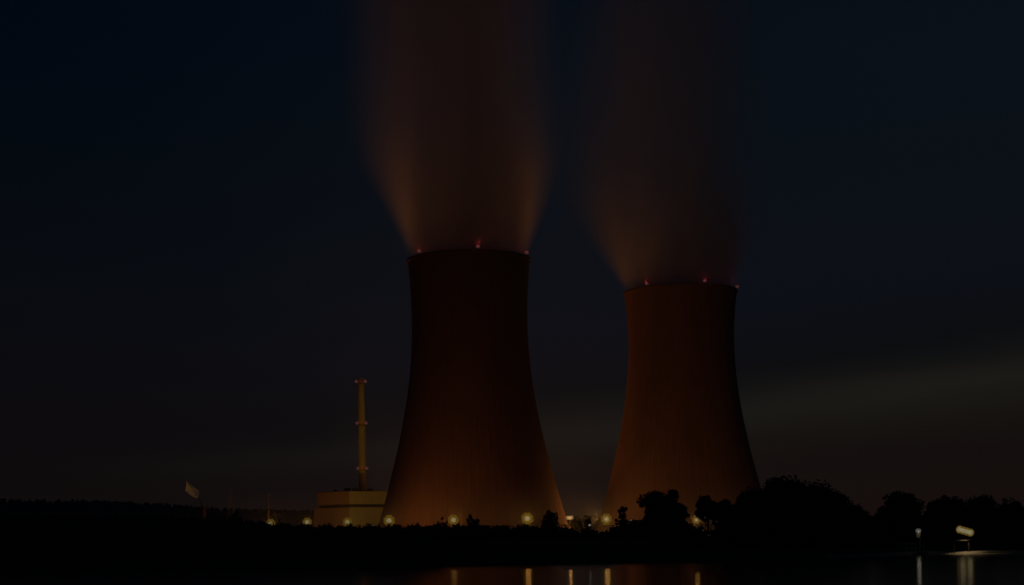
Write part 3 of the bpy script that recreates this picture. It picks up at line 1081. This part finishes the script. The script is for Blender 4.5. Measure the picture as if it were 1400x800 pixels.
def shore_lamp():
    d = 308.0
    p = at(1255.5, 726, d)
    zg = .35
    t = thing('shore_lamp', 'short round-headed white lamp on a post at the water edge', 'lamp', (p.x, d, zg))
    h = p.z - zg
    mb = MB()
    mb.tube([(.3, .12, -.6), (.32, .12, h * .6), (.18, .12, h + .1)], [.13, .11, .09], 10)
    mb.tube([(.3, .12, -.3), (.3, .12, .25)], [.24, .2], 10)
    mb.build('post', STEEL, t)
    mb = MB()
    mb.ball((0, 0, h), .52, 16, 10, 1.05)
    mb.build('globe', LENS_W, t, smooth=True)
    mb = MB()
    mb.lathe([(.5, h - .18), (.34, h - 1.1), (.2, h - 1.25), (.03, h - 1.28)], 14)
    mb.build('diffuser', material('dim_white', (.2, .18, .15), .5, emit=(1, .78, .48), emit_strength=.55), t, smooth=True)
    mb = MB()
    mb.lathe([(.03, h + .72), (.42, h + .58), (.5, h + .42), (.1, h + .44)], 14)
    mb.build('cap', DARK_STEEL, t)
    point_light(t, (-.1, -.75, h - .2), .16 * K, WHITE, .35)
    # handrail left of the lamp and a thin pole right of it
    q = at(1263, 741, d)
    t2 = thing('thin_pole', 'thin bare pole just right of the round shore lamp', 'pole', (q.x, d + .4, zg))
    mb = MB()
    mb.tube([(0, 0, -.4), (0, 0, q.z - zg)], [.05, .04], 6)
    mb.tube([(0, 0, q.z - zg), (0, 0, q.z - zg + .12)], [.08, .08], 6)
    mb.build('post', STEEL, t2)
    a, b = at(1222, 743.5, d), at(1253, 743.5, d)
    t3 = thing('handrail', 'low handrail running left from the round shore lamp', 'railing', (a.x, d + .6, zg))
    L = b.x - a.x
    hr = a.z - zg
    for i in range(6):
        mb = MB()
        mb.tube([(L * i / 5, 0, -.5), (L * i / 5, 0, hr)], [.05, .05], 6)
        mb.build('post', STEEL, t3)
    for z in (hr, hr * .5):
        mb = MB()
        mb.tube([(-.2, 0, z), (L + .2, 0, z)], [.045, .045], 6)
        mb.build('rail', STEEL, t3)


def shore_floodlight():
    d = 303.0
    c = at(1319, 726, d)
    zg = .6
    t = thing('lakeside_platform', 'raised wooden lookout platform at the water edge under the floodlight', 'platform', (c.x, d, zg))
    dk = at(1315, 738.2, d)
    w, zdeck = 2.9, dk.z - zg
    x0 = dk.x - c.x
    wood = material('weathered_wood', (.07, .052, .035), .85, noise_scale=1.5, noise_amt=.3, stretch=(.3, 3, 1))
    for i in range(8):
        mb = MB()
        mb.box((x0, .45 + i * .33, zdeck - .05), (w, .29, .09))
        mb.build('plank', wood, t)
    for sx_ in (-1, 1):
        for y in (.5, 2.6):
            mb = MB()
            mb.box((x0 + sx_ * (w / 2 - .15), y, (zdeck - .1) / 2 - .3), (.09, .09, zdeck + .5))
            mb.build('leg', wood, t)
    mb = MB()
    mb.box((x0, .36, zdeck - .14), (w, .06, .10))
    mb.build('fascia', wood, t)
    f = thing('shore_floodlight', 'glaring white floodlight bar on a mast above the lakeside platform', 'floodlight', (c.x, d, zg))
    h = c.z - zg
    mb = MB()
    mb.tube([(1.0, .7, -.6), (1.0, .7, h + .5)], [.10, .08], 8)
    mb.tube([(-1.0, .42, h + .3), (1.0, .42, h - .3)], [.06, .06], 6)
    mb.build('mast', DARK_STEEL, f)
    bar = math.radians(17)
    for ox in (-.98, -.33, .33, .98):
        c0 = Vector((ox * math.cos(bar), .0, h - ox * math.sin(bar)))
        mb = MB()
        mb.lathe([(.02, -.5), (.25, -.48), (.42, -.15), (.62, .08), (.74, .19), (.60, .15), (.46, .06)], 18)
        hd = mb.build('lamp_head', DARK_STEEL, f)
        hd.location, hd.rotation_euler = c0, (math.radians(96), 0, 0)
        mb = MB()
        mb.lathe([(.72, .20), (.60, .17), (.47, .11)], 18)
        mb.build('halo_rim', HALO_GLOW, hd)  # glowing rim added as the glare halo round each head
        mb = MB()
        mb.lathe([(.49, .12), (.36, .2), (.18, .235), (.01, .245)], 18)
        mb.build('lens', LENS_F, hd, smooth=True)
    point_light(f, (-.6, -.7, h + .15), .10 * K, (1.0, .76, .38), .45)
    point_light(f, (.7, -.7, h - .15), .10 * K, (1.0, .78, .42), .45)
    sd = bpy.data.lights.new('flood_beam', 'SPOT')                 # the heads are tipped down towards the waterline
    sd.energy, sd.color, sd.spot_size, sd.spot_blend, sd.shadow_soft_size = 6.5 * K, (1.0, .74, .42), math.radians(140), .6, .3
    so = link('flood_beam', sd, f)
    so.location = (0, -.1, h - .85)
    so.rotation_euler = (math.radians(-14), 0, 0)


shore_lamp()
shore_floodlight()

# ------------------------------------------------------------------ thin night haze over the whole place
def haze(density):
    mb = MB()
    mb.box((0, 2200, 176), (9000, 6400, 360))
    mt = bpy.data.materials.new('haze')
    mt.use_nodes = True
    N = Nodes(mt.node_tree)
    N.n.clear()
    out = N.new('ShaderNodeOutputMaterial')
    v = N.new('ShaderNodeVolumePrincipled')
    v.inputs['Color'].default_value = (.95, .95, .97, 1)
    v.inputs['Density'].default_value = density
    v.inputs['Anisotropy'].default_value = .45
    N.link(v.outputs[0], out.inputs['Volume'])
    tag(mb.build('haze', mt), 'thin night haze over the lake and plant', kind='stuff')


haze(7.5e-5)


def lamp_glow_mist(density):
    """mist added for glow round the yard lamps, thinning out upwards and towards its ends"""
    mb = MB()
    mb.box((0, 0, 17), (330, 178, 34))
    mt = bpy.data.materials.new('lamp_glow_mist')
    mt.use_nodes = True
    N = Nodes(mt.node_tree)
    N.n.clear()
    out = N.new('ShaderNodeOutputMaterial')
    v = N.new('ShaderNodeVolumePrincipled')
    v.inputs['Color'].default_value = (.97, .96, .94, 1)
    v.inputs['Anisotropy'].default_value = .1
    N.link(v.outputs[0], out.inputs['Volume'])
    t = N.new('ShaderNodeTexCoord')
    q = N.new('ShaderNodeSeparateXYZ')
    N.link(t.outputs['Object'], q.inputs[0])
    up = N.smooth(q.outputs[2], 9.0, 33.5, 1.0, 0.0)
    side = N.smooth(N.math('ABSOLUTE', q.outputs[0]), 110.0, 164.0, 1.0, 0.0)
    N.link(N.math('MULTIPLY', N.math('MULTIPLY', up, side), density), v.inputs['Density'])
    mt.cycles.volume_step_rate = 1.5
    o = mb.build('lamp_glow_mist', mt)
    o.location = (-5, 792, .3)
    tag(o, 'thin mist added for lamp glow along the foot of the cooling towers', 'mist', kind='stuff')


lamp_glow_mist(1.3e-3)  # volume added to give the lamps soft halos
